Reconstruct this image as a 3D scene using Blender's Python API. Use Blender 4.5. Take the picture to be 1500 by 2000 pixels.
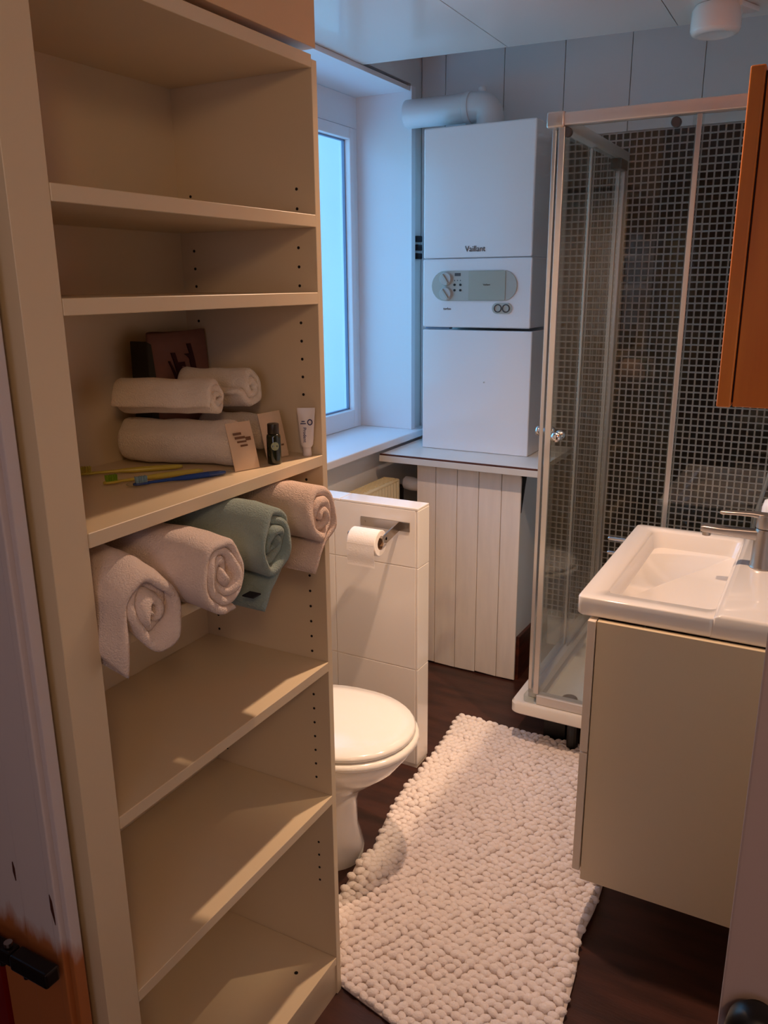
import bpy, bmesh, math, random
from mathutils import Vector, Matrix, noise
random.seed(7)
S = bpy.context.scene
for o in list(bpy.data.objects): bpy.data.objects.remove(o)
C = S.collection
PI = math.pi

# ------------------------------------------------------------------ camera
F_PX, YAW, PITCH, ROLL, CAM_H = 1594.863, 0.497827, 0.27297, -0.007834, 1.543384
Fw = Vector((-math.sin(YAW)*math.cos(PITCH), math.cos(YAW)*math.cos(PITCH), -math.sin(PITCH)))
Rt = Vector((math.cos(YAW), math.sin(YAW), 0.0))
Up = Rt.cross(Fw)
R2 = Rt*math.cos(ROLL)+Up*math.sin(ROLL)
U2 = -Rt*math.sin(ROLL)+Up*math.cos(ROLL)
cd = bpy.data.cameras.new('camera'); cam = bpy.data.objects.new('camera', cd); C.objects.link(cam)
cd.sensor_fit = 'VERTICAL'; cd.sensor_height = 36.0; cd.lens = 36.0*F_PX/2000.0
cd.clip_start = 0.02; cd.clip_end = 60
m = Matrix((R2, U2, -Fw)).transposed().to_4x4(); m.translation = Vector((0, 0, CAM_H))
cam.matrix_world = m
S.camera = cam

# ------------------------------------------------------------------ sky, lamps, exposure
W = bpy.data.worlds.new('daylight'); S.world = W; W.use_nodes = True
bg = W.node_tree.nodes['Background']
bg.inputs[0].default_value = (0.22, 0.50, 1.0, 1); bg.inputs[1].default_value = 4.0
S.view_settings.view_transform = 'Standard'; S.view_settings.look = 'None'
S.view_settings.gamma = 1.0; S.view_settings.use_curve_mapping = False
S.view_settings.exposure = 0.0

def lamp(name, loc, power, color, radius, kind='POINT', aim=None, size=0.1, spot=2.6, blend=0.6):
    l = bpy.data.lights.new(name, kind); l.energy = power; l.color = color
    if kind == 'AREA':
        l.shape = 'RECTANGLE'; l.size = size; l.size_y = size
    else: l.shadow_soft_size = radius
    if kind == 'SPOT': l.spot_size = spot; l.spot_blend = blend
    o = bpy.data.objects.new(name, l); C.objects.link(o); o.location = loc
    if aim: o.rotation_euler = (Vector(aim)-Vector(loc)).to_track_quat('-Z', 'Y').to_euler()
    return o
WARM = (1.0, 0.66, 0.45)
lamp('ceiling_spotlight', (-0.66, 1.75, 2.24), 78.0, WARM, 0.022, 'SPOT', aim=(-0.50, 1.80, 0), spot=2.2, blend=1.0)
lamp('ceiling_spotlight', (-0.05, 1.95, 2.24), 95.0, (1.0, 0.70, 0.44), 0.007, 'SPOT', aim=(-1.05, 2.05, 0), spot=1.0, blend=1.0)
lamp('hall_lamp', (0.55, -0.6, 2.15), 16.0, (1.0, 0.62, 0.35), 0.12)
lamp('hall_cool_fill', (0.2, -1.45, 1.5), 5.0, (0.80, 0.78, 1.0), 0.1, 'AREA', aim=(-0.8, 0.6, 0.9), size=0.9)  # added cool fill for casing and jamb; no hall window stands behind it

# ------------------------------------------------------------------ materials
def lin(c):
    return tuple(((v/255)/12.92 if v/255 <= 0.04045 else ((v/255+0.055)/1.055)**2.4) for v in c)
def mat(name, col, rough=0.5, metal=0.0, var=0.0, vscale=8.0, bump=0.0, bscale=60.0, coat=0.0, sheen=0.0, spec=0.5, stretch=None, col2=None, sss=0.0):
    m = bpy.data.materials.new(name); m.use_nodes = True
    nt = m.node_tree; b = nt.nodes['Principled BSDF']
    c = lin(col)
    b.inputs['Base Color'].default_value = (*c, 1); b.inputs['Roughness'].default_value = rough
    b.inputs['Metallic'].default_value = metal; b.inputs['Coat Weight'].default_value = coat
    b.inputs['Sheen Weight'].default_value = sheen; b.inputs['Specular IOR Level'].default_value = spec
    tc = nt.nodes.new('ShaderNodeTexCoord'); mp = nt.nodes.new('ShaderNodeMapping')
    nt.links.new(tc.outputs['Object'], mp.inputs[0])
    if stretch: mp.inputs['Scale'].default_value = stretch
    if var or col2:
        n = nt.nodes.new('ShaderNodeTexNoise'); n.inputs['Scale'].default_value = vscale; n.inputs['Detail'].default_value = 5
        nt.links.new(mp.outputs[0], n.inputs['Vector'])
        r = nt.nodes.new('ShaderNodeValToRGB')
        d = lin(col2) if col2 else tuple(v*(1-var) for v in c)
        r.color_ramp.elements[0].position = 0.35; r.color_ramp.elements[0].color = (*d, 1)
        r.color_ramp.elements[1].position = 0.65; r.color_ramp.elements[1].color = (*c, 1)
        nt.links.new(n.outputs['Fac'], r.inputs[0]); nt.links.new(r.outputs[0], b.inputs['Base Color'])
    if bump:
        n2 = nt.nodes.new('ShaderNodeTexNoise'); n2.inputs['Scale'].default_value = bscale; n2.inputs['Detail'].default_value = 4
        nt.links.new(mp.outputs[0], n2.inputs['Vector'])
        bp = nt.nodes.new('ShaderNodeBump'); bp.inputs['Strength'].default_value = bump; bp.inputs['Distance'].default_value = 0.004
        nt.links.new(n2.outputs['Fac'], bp.inputs['Height']); nt.links.new(bp.outputs[0], b.inputs['Normal'])
    return m
def glassmat(name, tint=(0.93, 0.97, 0.96), film=0.0, ior=1.5, rough=0.0):
    m = bpy.data.materials.new(name); m.use_nodes = True; nt = m.node_tree
    for n in list(nt.nodes): nt.nodes.remove(n)
    out = nt.nodes.new('ShaderNodeOutputMaterial')
    tr = nt.nodes.new('ShaderNodeBsdfTransparent'); tr.inputs[0].default_value = (*tint, 1)
    gl = nt.nodes.new('ShaderNodeBsdfGlossy'); gl.inputs['Roughness'].default_value = rough
    fr = nt.nodes.new('ShaderNodeFresnel'); fr.inputs[0].default_value = ior
    # same reflectance from either side of the sheet
    ge = nt.nodes.new('ShaderNodeNewGeometry'); io = nt.nodes.new('ShaderNodeMath'); io.operation = 'MULTIPLY_ADD'
    io.inputs[1].default_value = 1/ior-ior; io.inputs[2].default_value = ior
    nt.links.new(ge.outputs['Backfacing'], io.inputs[0]); nt.links.new(io.outputs[0], fr.inputs[0])
    mx = nt.nodes.new('ShaderNodeMixShader')
    nt.links.new(fr.outputs[0], mx.inputs[0]); nt.links.new(tr.outputs[0], mx.inputs[1]); nt.links.new(gl.outputs[0], mx.inputs[2])
    last = mx
    if film:
        df = nt.nodes.new('ShaderNodeBsdfDiffuse'); df.inputs[0].default_value = (0.8, 0.8, 0.8, 1)
        no = nt.nodes.new('ShaderNodeTexNoise'); no.inputs['Scale'].default_value = 6; no.inputs['Detail'].default_value = 6
        tc = nt.nodes.new('ShaderNodeTexCoord'); nt.links.new(tc.outputs['Object'], no.inputs['Vector'])
        sx = nt.nodes.new('ShaderNodeSeparateXYZ'); nt.links.new(tc.outputs['Object'], sx.inputs[0])
        mr = nt.nodes.new('ShaderNodeMapRange'); mr.inputs['From Min'].default_value = 0.75; mr.inputs['From Max'].default_value = 0.15
        mr.inputs['To Min'].default_value = film*0.12; mr.inputs['To Max'].default_value = film*5
        nt.links.new(sx.outputs['Z'], mr.inputs['Value'])
        ml = nt.nodes.new('ShaderNodeMath'); ml.operation = 'MULTIPLY'
        nt.links.new(mr.outputs[0], ml.inputs[0]); nt.links.new(no.outputs['Fac'], ml.inputs[1])
        m2 = nt.nodes.new('ShaderNodeMixShader'); nt.links.new(ml.outputs[0], m2.inputs[0])
        nt.links.new(mx.outputs[0], m2.inputs[1]); nt.links.new(df.outputs[0], m2.inputs[2]); last = m2
    nt.links.new(last.outputs[0], out.inputs[0])
    return m

M = dict(
    shelf=mat('cream laminate', (228, 208, 174), 0.38, var=0.03, vscale=3),
    shelfdark=mat('pin hole black', (22, 16, 12), 0.8),
    wall=mat('white wall paint', (226, 226, 224), 0.6, var=0.04, vscale=4, bump=0.05, bscale=80),
    outside=mat('pale render', (214, 232, 206), 0.8, var=0.05, vscale=2),
    ceil=mat('glossy ceiling panel', (226, 220, 214), 0.22, var=0.02, vscale=2, coat=0.3),
    hall=mat('hall paint', (128, 98, 74), 0.7),
    filler=mat('filler board', (226, 190, 148), 0.5),
    panel=mat('pvc wall panel', (224, 224, 226), 0.35),
    upvc=mat('white upvc', (236, 236, 240), 0.3),
    reveal=mat('reveal lining', (232, 234, 238), 0.45),
    floor=mat('dark brown vinyl', (76, 44, 36), 0.33, col2=(52, 30, 26), vscale=5, bump=0.1, bscale=40, stretch=(1, 5, 1)),
    tile=mat('white wall tile', (238, 230, 222), 0.13, coat=0.4),
    grout=mat('pale wall grout', (244, 232, 218), 0.8, var=0.2, vscale=30),
    mosaic=mat('black mosaic tile', (11, 9, 10), 0.08, spec=0.4),
    mgrout=mat('pale mosaic grout', (196, 190, 188), 0.75, var=0.1, vscale=12),
    enamel=mat('boiler enamel', (232, 232, 236), 0.16, coat=0.6),
    boilergrey=mat('boiler fascia grey', (176, 178, 172), 0.35),
    boilerflap=mat('boiler flap', (168, 170, 158), 0.3),
    darkgrey=mat('dark grey print', (70, 70, 72), 0.5),
    knobgrey=mat('knob grey', (186, 186, 184), 0.35),
    black=mat('black plastic', (12, 11, 12), 0.4),
    paintwood=mat('painted boards', (245, 234, 224), 0.5, var=0.07, vscale=6, bump=0.15, bscale=20, stretch=(6, 6, 0.7)),
    worktop=mat('boiler ledge white', (220, 216, 210), 0.4, var=0.05, vscale=8),
    woodedge=mat('raw brown edge', (92, 48, 34), 0.6, var=0.4, vscale=20),
    skirting=mat('varnished skirting', (96, 44, 26), 0.35, col2=(60, 26, 18), vscale=6, stretch=(1, 1, 8)),
    rad=mat('radiator cream', (226, 212, 172), 0.4),
    ceramic=mat('white ceramic', (244, 238, 230), 0.09, coat=0.6),
    seat=mat('toilet seat white', (246, 240, 232), 0.14, coat=0.5),
    chrome=mat('chrome', (220, 220, 222), 0.08, metal=1.0),
    nickel=mat('brushed nickel', (176, 166, 156), 0.30, metal=1.0),
    tapmetal=mat('satin steel tap', (176, 168, 162), 0.33, metal=0.85),
    alu=mat('anodised aluminium', (208, 204, 200), 0.28, metal=0.75),
    aluwhite=mat('pale aluminium rail', (214, 208, 202), 0.30, metal=0.35),
    acrylic=mat('shower tray acrylic', (238, 230, 218), 0.2, coat=0.3),
    paper=mat('toilet tissue', (240, 232, 226), 0.95, bump=0.2, bscale=200),
    card=mat('tube card', (150, 118, 86), 0.9),
    rug=mat('white chenille', (248, 236, 230), 0.95, var=0.06, vscale=30, bump=0.5, bscale=260, sheen=0.2, spec=0.1),
    rugbase=mat('mat backing', (232, 218, 210), 0.95, bump=0.4, bscale=150, spec=0.1),
    towel=mat('white terry', (244, 230, 212), 0.95, var=0.04, vscale=20, bump=0.85, bscale=430, sheen=0.3, spec=0.1),
    towelpink=mat('off white terry', (246, 226, 214), 0.95, var=0.05, vscale=20, bump=0.85, bscale=430, sheen=0.3, spec=0.1),
    towelpeach=mat('peach terry', (242, 214, 194), 0.95, var=0.06, vscale=20, bump=0.85, bscale=430, sheen=0.3, spec=0.1),
    towelteal=mat('sage teal terry', (156, 174, 164), 0.95, var=0.08, vscale=14, bump=0.85, bscale=430, sheen=0.3, spec=0.1),
    navy=mat('dark label', (22, 24, 34), 0.8),
    vanity=mat('cream gloss cabinet', (226, 206, 172), 0.35),
    vfront=mat('cabinet front edge', (232, 216, 196), 0.35),
    orange=mat('orange alder veneer', (214, 124, 44), 0.35, col2=(196, 106, 36), vscale=4, stretch=(6, 6, 0.6), coat=0.2),
    gapshade=mat('cabinet gap shade', (70, 14, 6), 0.6),
    bag=mat('mauve fabric', (136, 92, 78), 0.85, var=0.1, vscale=20),
    bagside=mat('dark green bag side', (48, 44, 32), 0.85),
    bagprint=mat('dark red print', (58, 12, 16), 0.9),
    bagpink=mat('pale mauve print', (150, 112, 112), 0.9),
    bottle=mat('dark green bottle', (26, 34, 18), 0.12, coat=0.5),
    bottlecap=mat('dark brown cap', (40, 30, 18), 0.4),
    label=mat('sage label', (150, 160, 128), 0.6),
    sachet=mat('paper sachet', (214, 186, 154), 0.6, var=0.05, vscale=30),
    print_=mat('brown print', (110, 76, 50), 0.8),
    tube=mat('toothpaste tube', (232, 224, 220), 0.3),
    blueprint=mat('navy print', (40, 40, 92), 0.6),
    blue=mat('blue plastic', (24, 66, 140), 0.25),
    bristle=mat('pale blue bristle', (126, 160, 178), 0.7),
    green=mat('green plastic', (120, 158, 30), 0.3),
    yellow=mat('yellow green plastic', (196, 178, 74), 0.3),
    clear=glassmat('clear film', (0.9, 0.92, 0.9), ior=1.6, rough=0.08),
    glass=glassmat('shower glass', (0.94, 0.965, 0.955), film=0.035, ior=1.5),
    pane=glassmat('window glass', (0.93, 0.99, 0.97), ior=1.45),
    casing=None,
    redpaint=mat('red paint', (120, 14, 12), 0.4),
    darkwood=mat('bare dark chip', (70, 28, 18), 0.8),
    latch=mat('dark bronze metal', (38, 28, 26), 0.32, metal=0.7),
    smoke=mat('detector white', (250, 246, 242), 0.25, coat=0.3),
    flue=mat('flue white', (222, 224, 228), 0.3),
    jamb=mat('jamb paint', (196, 174, 168), 0.5, var=0.03, vscale=5),
    bluegrey=mat('blue grey strip', (120, 140, 170), 0.4),
)
def casing_mat():
    m = mat('white paint worn to wood', (214, 204, 206), 0.4)
    nt = m.node_tree; b = nt.nodes['Principled BSDF']
    tc = nt.nodes.new('ShaderNodeTexCoord'); sp = nt.nodes.new('ShaderNodeSeparateXYZ'); nt.links.new(tc.outputs['Object'], sp.inputs[0])
    n = nt.nodes.new('ShaderNodeTexNoise'); n.inputs['Scale'].default_value = 14; n.inputs['Detail'].default_value = 6
    mp = nt.nodes.new('ShaderNodeMapping'); mp.inputs['Scale'].default_value = (3, 3, 0.8)
    nt.links.new(tc.outputs['Object'], mp.inputs[0]); nt.links.new(mp.outputs[0], n.inputs['Vector'])
    a = nt.nodes.new('ShaderNodeMath'); a.operation = 'MULTIPLY_ADD'; a.inputs[1].default_value = 0.09; nt.links.new(n.outputs['Fac'], a.inputs[0])
    nt.links.new(sp.outputs['Z'], a.inputs[2])
    x = nt.nodes.new('ShaderNodeMath'); x.operation = 'MULTIPLY_ADD'; x.inputs[1].default_value = 0.0; nt.links.new(sp.outputs['X'], x.inputs[0]); nt.links.new(a.outputs[0], x.inputs[2])
    r = nt.nodes.new('ShaderNodeValToRGB')
    # paint ends about 0.66 m above the floor; wood grain below
    r.color_ramp.elements[0].position = 0.690; r.color_ramp.elements[0].color = (*lin((176, 106, 58)), 1)
    r.color_ramp.elements[1].position = 0.722; r.color_ramp.elements[1].color = (*lin((214, 204, 206)), 1)
    nt.links.new(x.outputs[0], r.inputs[0]); nt.links.new(r.outputs[0], b.inputs['Base Color'])
    return m
M['casing'] = casing_mat()

# ------------------------------------------------------------------ helpers
def wloc(p):
    v = Vector((0, 0, 0))
    while p is not None: v = v + p.location; p = p.parent
    return v
def tag(o, label=None, cat=None, group=None, kind=None):
    if label: o['label'] = label
    if cat: o['category'] = cat
    if group: o['group'] = group
    if kind: o['kind'] = kind
    return o
def thing(name, loc, label, cat, group=None):
    o = bpy.data.objects.new(name, None); C.objects.link(o); o.location = loc; o.empty_display_size = 0.05
    return tag(o, label, cat, group)
def obj(name, bm, material, parent=None, smooth=False, label=None, angle=None):
    me = bpy.data.meshes.new(name)
    bmesh.ops.recalc_face_normals(bm, faces=bm.faces)
    if parent is not None: off = wloc(parent)
    else:
        xs = [v.co.x for v in bm.verts]; ys = [v.co.y for v in bm.verts]; zs = [v.co.z for v in bm.verts]
        off = Vector(((min(xs)+max(xs))/2, (min(ys)+max(ys))/2, min(zs)))
        if material in (M['casing'], M['glass']): off = Vector((off.x if material is M['glass'] else 0, off.y, 0))
    for v in bm.verts: v.co -= off
    bm.to_mesh(me); bm.free()
    me.materials.append(material)
    if smooth:
        for p in me.polygons: p.use_smooth = True
        if angle: me.set_sharp_from_angle(angle=math.radians(angle))
    o = bpy.data.objects.new(name, me); C.objects.link(o)
    if parent is not None: o.parent = parent
    else: o.location = off
    if label: o['label'] = label
    return o
def struct(name, bm, material, **k):
    o = obj(name, bm, material, **k); o['kind'] = 'structure'; return o
def box(x0, x1, y0, y1, z0, z1, bev=0.0, seg=2, bm=None):
    b = bm or bmesh.new()
    vs = [b.verts.new((x, y, z)) for z in (z0, z1) for y in (y0, y1) for x in (x0, x1)]
    fs = [b.faces.new([vs[i] for i in f]) for f in ((0, 1, 3, 2), (4, 6, 7, 5), (0, 4, 5, 1), (2, 3, 7, 6), (0, 2, 6, 4), (1, 5, 7, 3))]
    if bev:
        es = list({e for f in fs for e in f.edges})
        bmesh.ops.bevel(b, geom=es, offset=bev, segments=seg, affect='EDGES', profile=0.5)
    return b
def prism(pts, axis, a0, a1, bm=None, bev=0.0):
    """extrude a 2D outline along axis ('x': pts=(y,z), 'y': pts=(x,z), 'z': pts=(x,y))"""
    b = bm or bmesh.new()
    def P(p, a):
        return {'x': (a, p[0], p[1]), 'y': (p[0], a, p[1]), 'z': (p[0], p[1], a)}[axis]
    A = [b.verts.new(P(p, a0)) for p in pts]; B = [b.verts.new(P(p, a1)) for p in pts]
    n = len(pts)
    fa = b.faces.new(A); fb = b.faces.new(B[::-1])
    for i in range(n): b.faces.new((A[i], B[i], B[(i+1) % n], A[(i+1) % n]))
    if bev:
        es = list(set(list(fa.edges)+list(fb.edges)))
        bmesh.ops.bevel(b, geom=es, offset=bev, segments=2, affect='EDGES', profile=0.5)
    return b
def loft(loops, bm=None, cap=(True, True)):
    b = bm or bmesh.new()
    L = [[b.verts.new(p) for p in l] for l in loops]
    n = len(loops[0])
    for a, c in zip(L, L[1:]):
        for i in range(n): b.faces.new((a[i], a[(i+1) % n], c[(i+1) % n], c[i]))
    if cap[0]: b.faces.new(L[0][::-1])
    if cap[1]: b.faces.new(L[-1])
    return b
def ring(c, u, v, ru, rv=None, n=20, ph=0):
    rv = ru if rv is None else rv
    c = Vector(c); u = Vector(u); v = Vector(v)
    return [c+u*ru*math.cos(2*PI*i/n+ph)+v*rv*math.sin(2*PI*i/n+ph) for i in range(n)]
def frame(d):
    d = Vector(d).normalized(); a = Vector((0, 0, 1)) if abs(d.z) < 0.9 else Vector((1, 0, 0))
    u = d.cross(a).normalized(); return u, d.cross(u).normalized()
def cyl(p0, p1, r0, r1=None, n=20, bev=0.0, bm=None):
    r1 = r0 if r1 is None else r1
    p0 = Vector(p0); p1 = Vector(p1); u, v = frame(p1-p0); d = (p1-p0).normalized()
    if bev: loops = [ring(p0, u, v, r0-bev, n=n), ring(p0+d*bev, u, v, r0, n=n), ring(p1-d*bev, u, v, r1, n=n), ring(p1, u, v, r1-bev, n=n)]
    else: loops = [ring(p0, u, v, r0, n=n), ring(p1, u, v, r1, n=n)]
    return loft(loops, bm)
def tube(pts, r, n=14, bm=None):
    pts = [Vector(p) for p in pts]; loops = []
    u = None
    for i, p in enumerate(pts):
        d = (pts[min(i+1, len(pts)-1)]-pts[max(i-1, 0)]).normalized()
        if u is None: u, v = frame(d)
        else: u = (u-d*u.dot(d)).normalized(); v = d.cross(u)
        rr = r[i] if isinstance(r, (list, tuple)) else r
        loops.append(ring(p, u, v, rr, n=n))
    return loft(loops, bm)
def lathe(profile, center, n=28, bm=None):
    cx, cy, cz = center
    return loft([[Vector((cx+r*math.cos(2*PI*i/n), cy+r*math.sin(2*PI*i/n), cz+z)) for i in range(n)] for r, z in profile], bm)
def text(name, s, size, origin, right, up, material, parent, depth=0.0003, squash=1.0):
    cu = bpy.data.curves.new(name, 'FONT'); cu.body = s; cu.size = size; cu.extrude = depth; cu.align_x = 'CENTER'; cu.align_y = 'CENTER'
    t = bpy.data.objects.new(name, cu); C.objects.link(t)
    bpy.context.view_layer.update()
    me = bpy.data.meshes.new_from_object(t.evaluated_get(bpy.context.evaluated_depsgraph_get()))
    bpy.data.objects.remove(t); me.name = name
    r = Vector(right).normalized(); u = Vector(up).normalized(); nn = r.cross(u)
    off = wloc(parent); o0 = Vector(origin)
    for v in me.vertices: v.co = o0-off+r*v.co.x*squash+u*v.co.y+nn*v.co.z
    me.materials.clear(); me.materials.append(material)
    o = bpy.data.objects.new(name, me); C.objects.link(o); o.parent = parent
    return o
def rrect(x0, x1, y0, y1, r, k=6):
    pts = []
    for cx, cy, a in ((x1-r, y1-r, 0), (x0+r, y1-r, PI/2), (x0+r, y0+r, PI), (x1-r, y0+r, 1.5*PI)):
        for i in range(k+1):
            t = a+PI/2*i/k; pts.append((cx+r*math.cos(t), cy+r*math.sin(t)))
    return pts

# =================================================================== SETTING
XW, YB, ZC = -1.585, 3.26, 2.285     # window wall, far wall, low ceiling
struct('floor', box(-2.2, 1.9, -1.6, 3.4, -0.05, 0.0), M['floor'])
# low glossy ceiling made of sheets, ending before the far wall (slightly askew edge)
def ye(x): return 2.773+0.0813*(x+1.62)
ceil = struct('ceiling', prism([(-2.2, -1.6), (1.9, -1.6), (1.9, ye(1.9)), (-2.2, ye(-2.2))], 'z', ZC+0.012, ZC+0.05), M['hall'])
for i, (a, b) in enumerate([(-1.99, XW), (XW, -1.058), (-1.058, -0.531), (-0.531, -0.004), (-0.004, 0.523), (0.523, 1.05), (1.05, 1.577)]):
    g = 0.0015
    obj('ceiling_panel', prism([(a+g, -1.5), (b-g, -1.5), (b-g, ye(b)), (a+g, ye(a))], 'z', ZC, ZC+0.0115), M['ceil'], ceil)
struct('ceiling_back', box(-2.2, 1.9, 2.6, 3.4, 2.435, 2.47), M['ceil'])
struct('sky_leak_block', prism([(1.9, ye(1.9)-0.03), (1.9, ye(1.9)-0.001), (-2.2, ye(-2.2)-0.001), (-2.2, ye(-2.2)-0.03)], 'z', ZC+0.0505, 2.4345), M['ceil'])  # unseen board added above the ceiling edge to stop sky leaking in
# left (window) wall with an opening
wl = bmesh.new()
WY0, WY1, WZ0, WZ1 = 1.75, 3.165, 0.932, ZC
box(-2.1, XW, 1.266, 3.4, 0, WZ0-0.03, bm=wl)
box(-2.1, XW, WY1, 3.4, WZ0-0.03, 2.5, bm=wl)
box(-2.1, XW, 1.266, WY0, WZ0-0.03, 2.5, bm=wl)
box(-2.1, XW, WY0, WY1, WZ1+0.012, 2.5, bm=wl)
wall_left = struct('wall_left', wl, M['wall'])
struct('wall_left_front', box(-1.145, -1.128, 0.62, 1.266, 0, 2.284), M['hall'])
struct('wall_left_return', box(-1.9, -1.112, 1.268, 1.30, 0, 2.284), M['wall'])
struct('wall_right', box(0.062, 0.12, 0.98, 3.4, 0, 2.5), M['wall'])
struct('wall_hall_right', box(1.7, 1.75, -1.6, 0.85, 0, 2.3), M['hall'])
struct('wall_hall_back', box(-1.9, 1.75, -1.6, -1.55, 0, 2.3), M['hall'])
struct('wall_hall_left', box(-1.95, -1.9, -1.6, 0.6, 0, 2.3), M['hall'])
# reveal lining boards round the window recess
win = bpy.data.objects.new('window_1', None); C.objects.link(win); win.location = (-1.82, 2.4, WZ0); win['kind'] = 'structure'
win['label'] = 'tall white framed window in the deep recess left of the boiler'
XF = -1.822
obj('lining_board', box(XF-0.02, XW+0.012, WY1-0.02, WY1, WZ0, WZ1, 0.001), M['reveal'], win)
obj('lining_board', box(XF-0.02, XW+0.006, WY0+0.02, WY1-0.021, WZ1-0.018, WZ1-0.001, 0.001), M['reveal'], win)
obj('lining_board', box(XF-0.02, XW+0.012, WY0, WY0+0.02, WZ0, WZ1, 0.001), M['reveal'], win)
obj('corner_bead', box(XW+0.0125, XW+0.017, WY1-0.026, WY1+0.008, WZ0, WZ1-0.001, 0.001), M['upvc'], win)
obj('lintel_panel', box(XF-0.012, XF, WY0+0.021, WY1-0.021, 2.15, WZ1-0.02), M['reveal'], win)
obj('side_panel', box(XF-0.012, XF, 3.112, WY1-0.021, WZ0, 2.149), M['reveal'], win)
# sash: frame with rounded inner beads
GY0, GY1, GZ0, GZ1 = 1.90, 3.083, 1.010, 2.105
obj('frame_stile', box(XF-0.05, XF+0.004, GY1, 3.111, WZ0, 2.149, 0.004), M['upvc'], win)
obj('frame_stile', box(XF-0.05, XF+0.004, WY0+0.021, GY0, WZ0, 2.149, 0.004), M['upvc'], win)
obj('frame_rail', box(XF-0.05, XF+0.004, GY0, GY1, WZ0, GZ0, 0.004), M['upvc'], win)
obj('frame_rail', box(XF-0.05, XF+0.004, GY0, GY1, GZ1, 2.149, 0.004), M['upvc'], win)
g_ = bmesh.new()
for (y0, y1, z0, z1) in ((GY0, GY0+0.006, GZ0, GZ1), (GY1-0.006, GY1, GZ0, GZ1), (GY0, GY1, GZ0, GZ0+0.006), (GY0, GY1, GZ1-0.006, GZ1)):
    box(XF-0.034, XF-0.022, y0, y1, z0, z1, bm=g_)
obj('gasket', g_, M['bluegrey'], win)
obj('glass_pane', box(XF-0.032, XF-0.028, GY0, GY1, GZ0, GZ1), M['pane'], win)
sill = struct('window_sill', box(XF-0.02, XW+0.055, WY0-0.1, 3.255, WZ0-0.030, WZ0-0.0005, 0.004), M['reveal'])
struct('wall_outside', box(-5.0, -4.9, -3, 12, -1.5, 2.6), M['outside'])
struct('trim_1', box(-2.1, -2.05, WY0, WY1, WZ0-0.06, WZ0-0.03), M['wall'])

# far wall: backing with vertical wall panels above, mosaic tiles at the shower
wb = struct('wall_back', box(-2.1, 0.15, YB+0.010, YB+0.06, 0, 2.5), M['wall'])
sx = [-1.583, -1.478, -1.233, -0.997, -0.755, -0.506, -0.262, -0.018, 0.06]
for a, b in zip(sx, sx[1:]):
    z0 = 2.068 if a > -1.0 else 0.9
    obj('wall_panel', box(a+0.0012, b-0.0012, YB-0.002, YB+0.009, z0, 2.434, 0.0012, 1), M['panel'], wb)
obj('tile_backing', box(-0.968, 0.06, YB+0.0005, YB+0.009, 0.13, 2.066), M['mgrout'], wb)
# mosaic: 25 mm pitch, 19.5 mm glossy black tiles
def mosaic_bm(t=0.0195, d=0.0035):
    b = box(-t/2, t/2, -d, 0.0, -t/2, t/2)
    for v in b.verts:
        if v.co.y < -d/2: v.co.x *= 0.93; v.co.z *= 0.93
    return b
tb = mosaic_bm(); tm = bpy.data.meshes.new('mosaic_tile'); tb.to_mesh(tm); tb.free(); tm.materials.append(M['mosaic'])
P = 0.0250; cols = int((0.05+0.965)/P); rows = int((2.06-0.135)/P)
cells = []
for i in range(cols):
    for j in range(rows):
        x = -0.955+P*i; z = 2.052-P*j
        vis = (x > -0.96 and x < 0.0 and z > 0.86)
        cells.append((0 if vis else 1, x*0.6*-1 + abs(z-1.3)*0.6, x, z))
cells.sort(key=lambda c: (c[0], (Vector((c[2], YB, c[3]))-Vector((0, 0, CAM_H))).length))
for k, (_, _, x, z) in enumerate(cells[:300]):
    o = bpy.data.objects.new('mosaic_tile', tm); C.objects.link(o); o.parent = wb
    o.location = Vector((x, YB+0.0004, z))-wb.location
verts = []; faces = []
src = [tuple(v.co) for v in tm.vertices]; sf = [tuple(p.vertices) for p in tm.polygons]
for (_, _, x, z) in cells[300:]:
    n0 = len(verts)
    dx, dz = random.uniform(-.0004, .0004), random.uniform(-.0004, .0004); ty = random.uniform(-.012, .012); tz = random.uniform(-.012, .012)
    for v in src: verts.append((x+dx+v[0], YB+0.0004+v[1]+(v[0]*ty+v[2]*tz if v[1] < -0.001 else 0), z+dz+v[2]))
    faces += [tuple(n0+i for i in f) for f in sf]
sm_ = bpy.data.meshes.new('mosaic_field'); sm_.from_pydata([tuple(Vector(v)-wb.location) for v in verts], [], faces); sm_.materials.append(M['mosaic'])
so = bpy.data.objects.new('mosaic_field', sm_); C.objects.link(so); so.parent = wb; so['kind'] = 'stuff'

# ------------------------------------------------------------------ tiled half-height partition beside the toilet
PX1 = -1.040; PY0, PY1 = 2.13, 2.208; PZ = 0.889
part = struct('wall_partition', box(XW+0.001, PX1-0.0028, PY0+0.0025, PY1-0.001, 0, PZ-0.0028), M['grout'])
zt = [0.0, 0.012, 0.355, 0.698, PZ-0.007]
xt = [XW+0.002, -1.352+0.012, PX1-0.008]
g = 0.0022
for a, b in zip(xt, xt[1:]):
    for c, d in zip(zt[1:], zt[2:]):
        obj('wall_tile', box(a+g/2, b-g/2, PY0, PY0+0.0068, c+g/2, d-g/2, 0.0012, 2), M['tile'], part)
for c, d in zip(zt[1:], zt[2:]):
    obj('wall_tile', box(PX1-0.0068, PX1, PY0+0.0005, PY1, c+g/2, d-g/2, 0.0012, 2), M['tile'], part)
for a, b in ((XW+0.002, -1.317), (-1.317, PX1)):
    obj('wall_tile', box(a+g/2, b-0.001, PY0, PY1, PZ-0.0072, PZ, 0.0014, 2), M['tile'], part)

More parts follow.
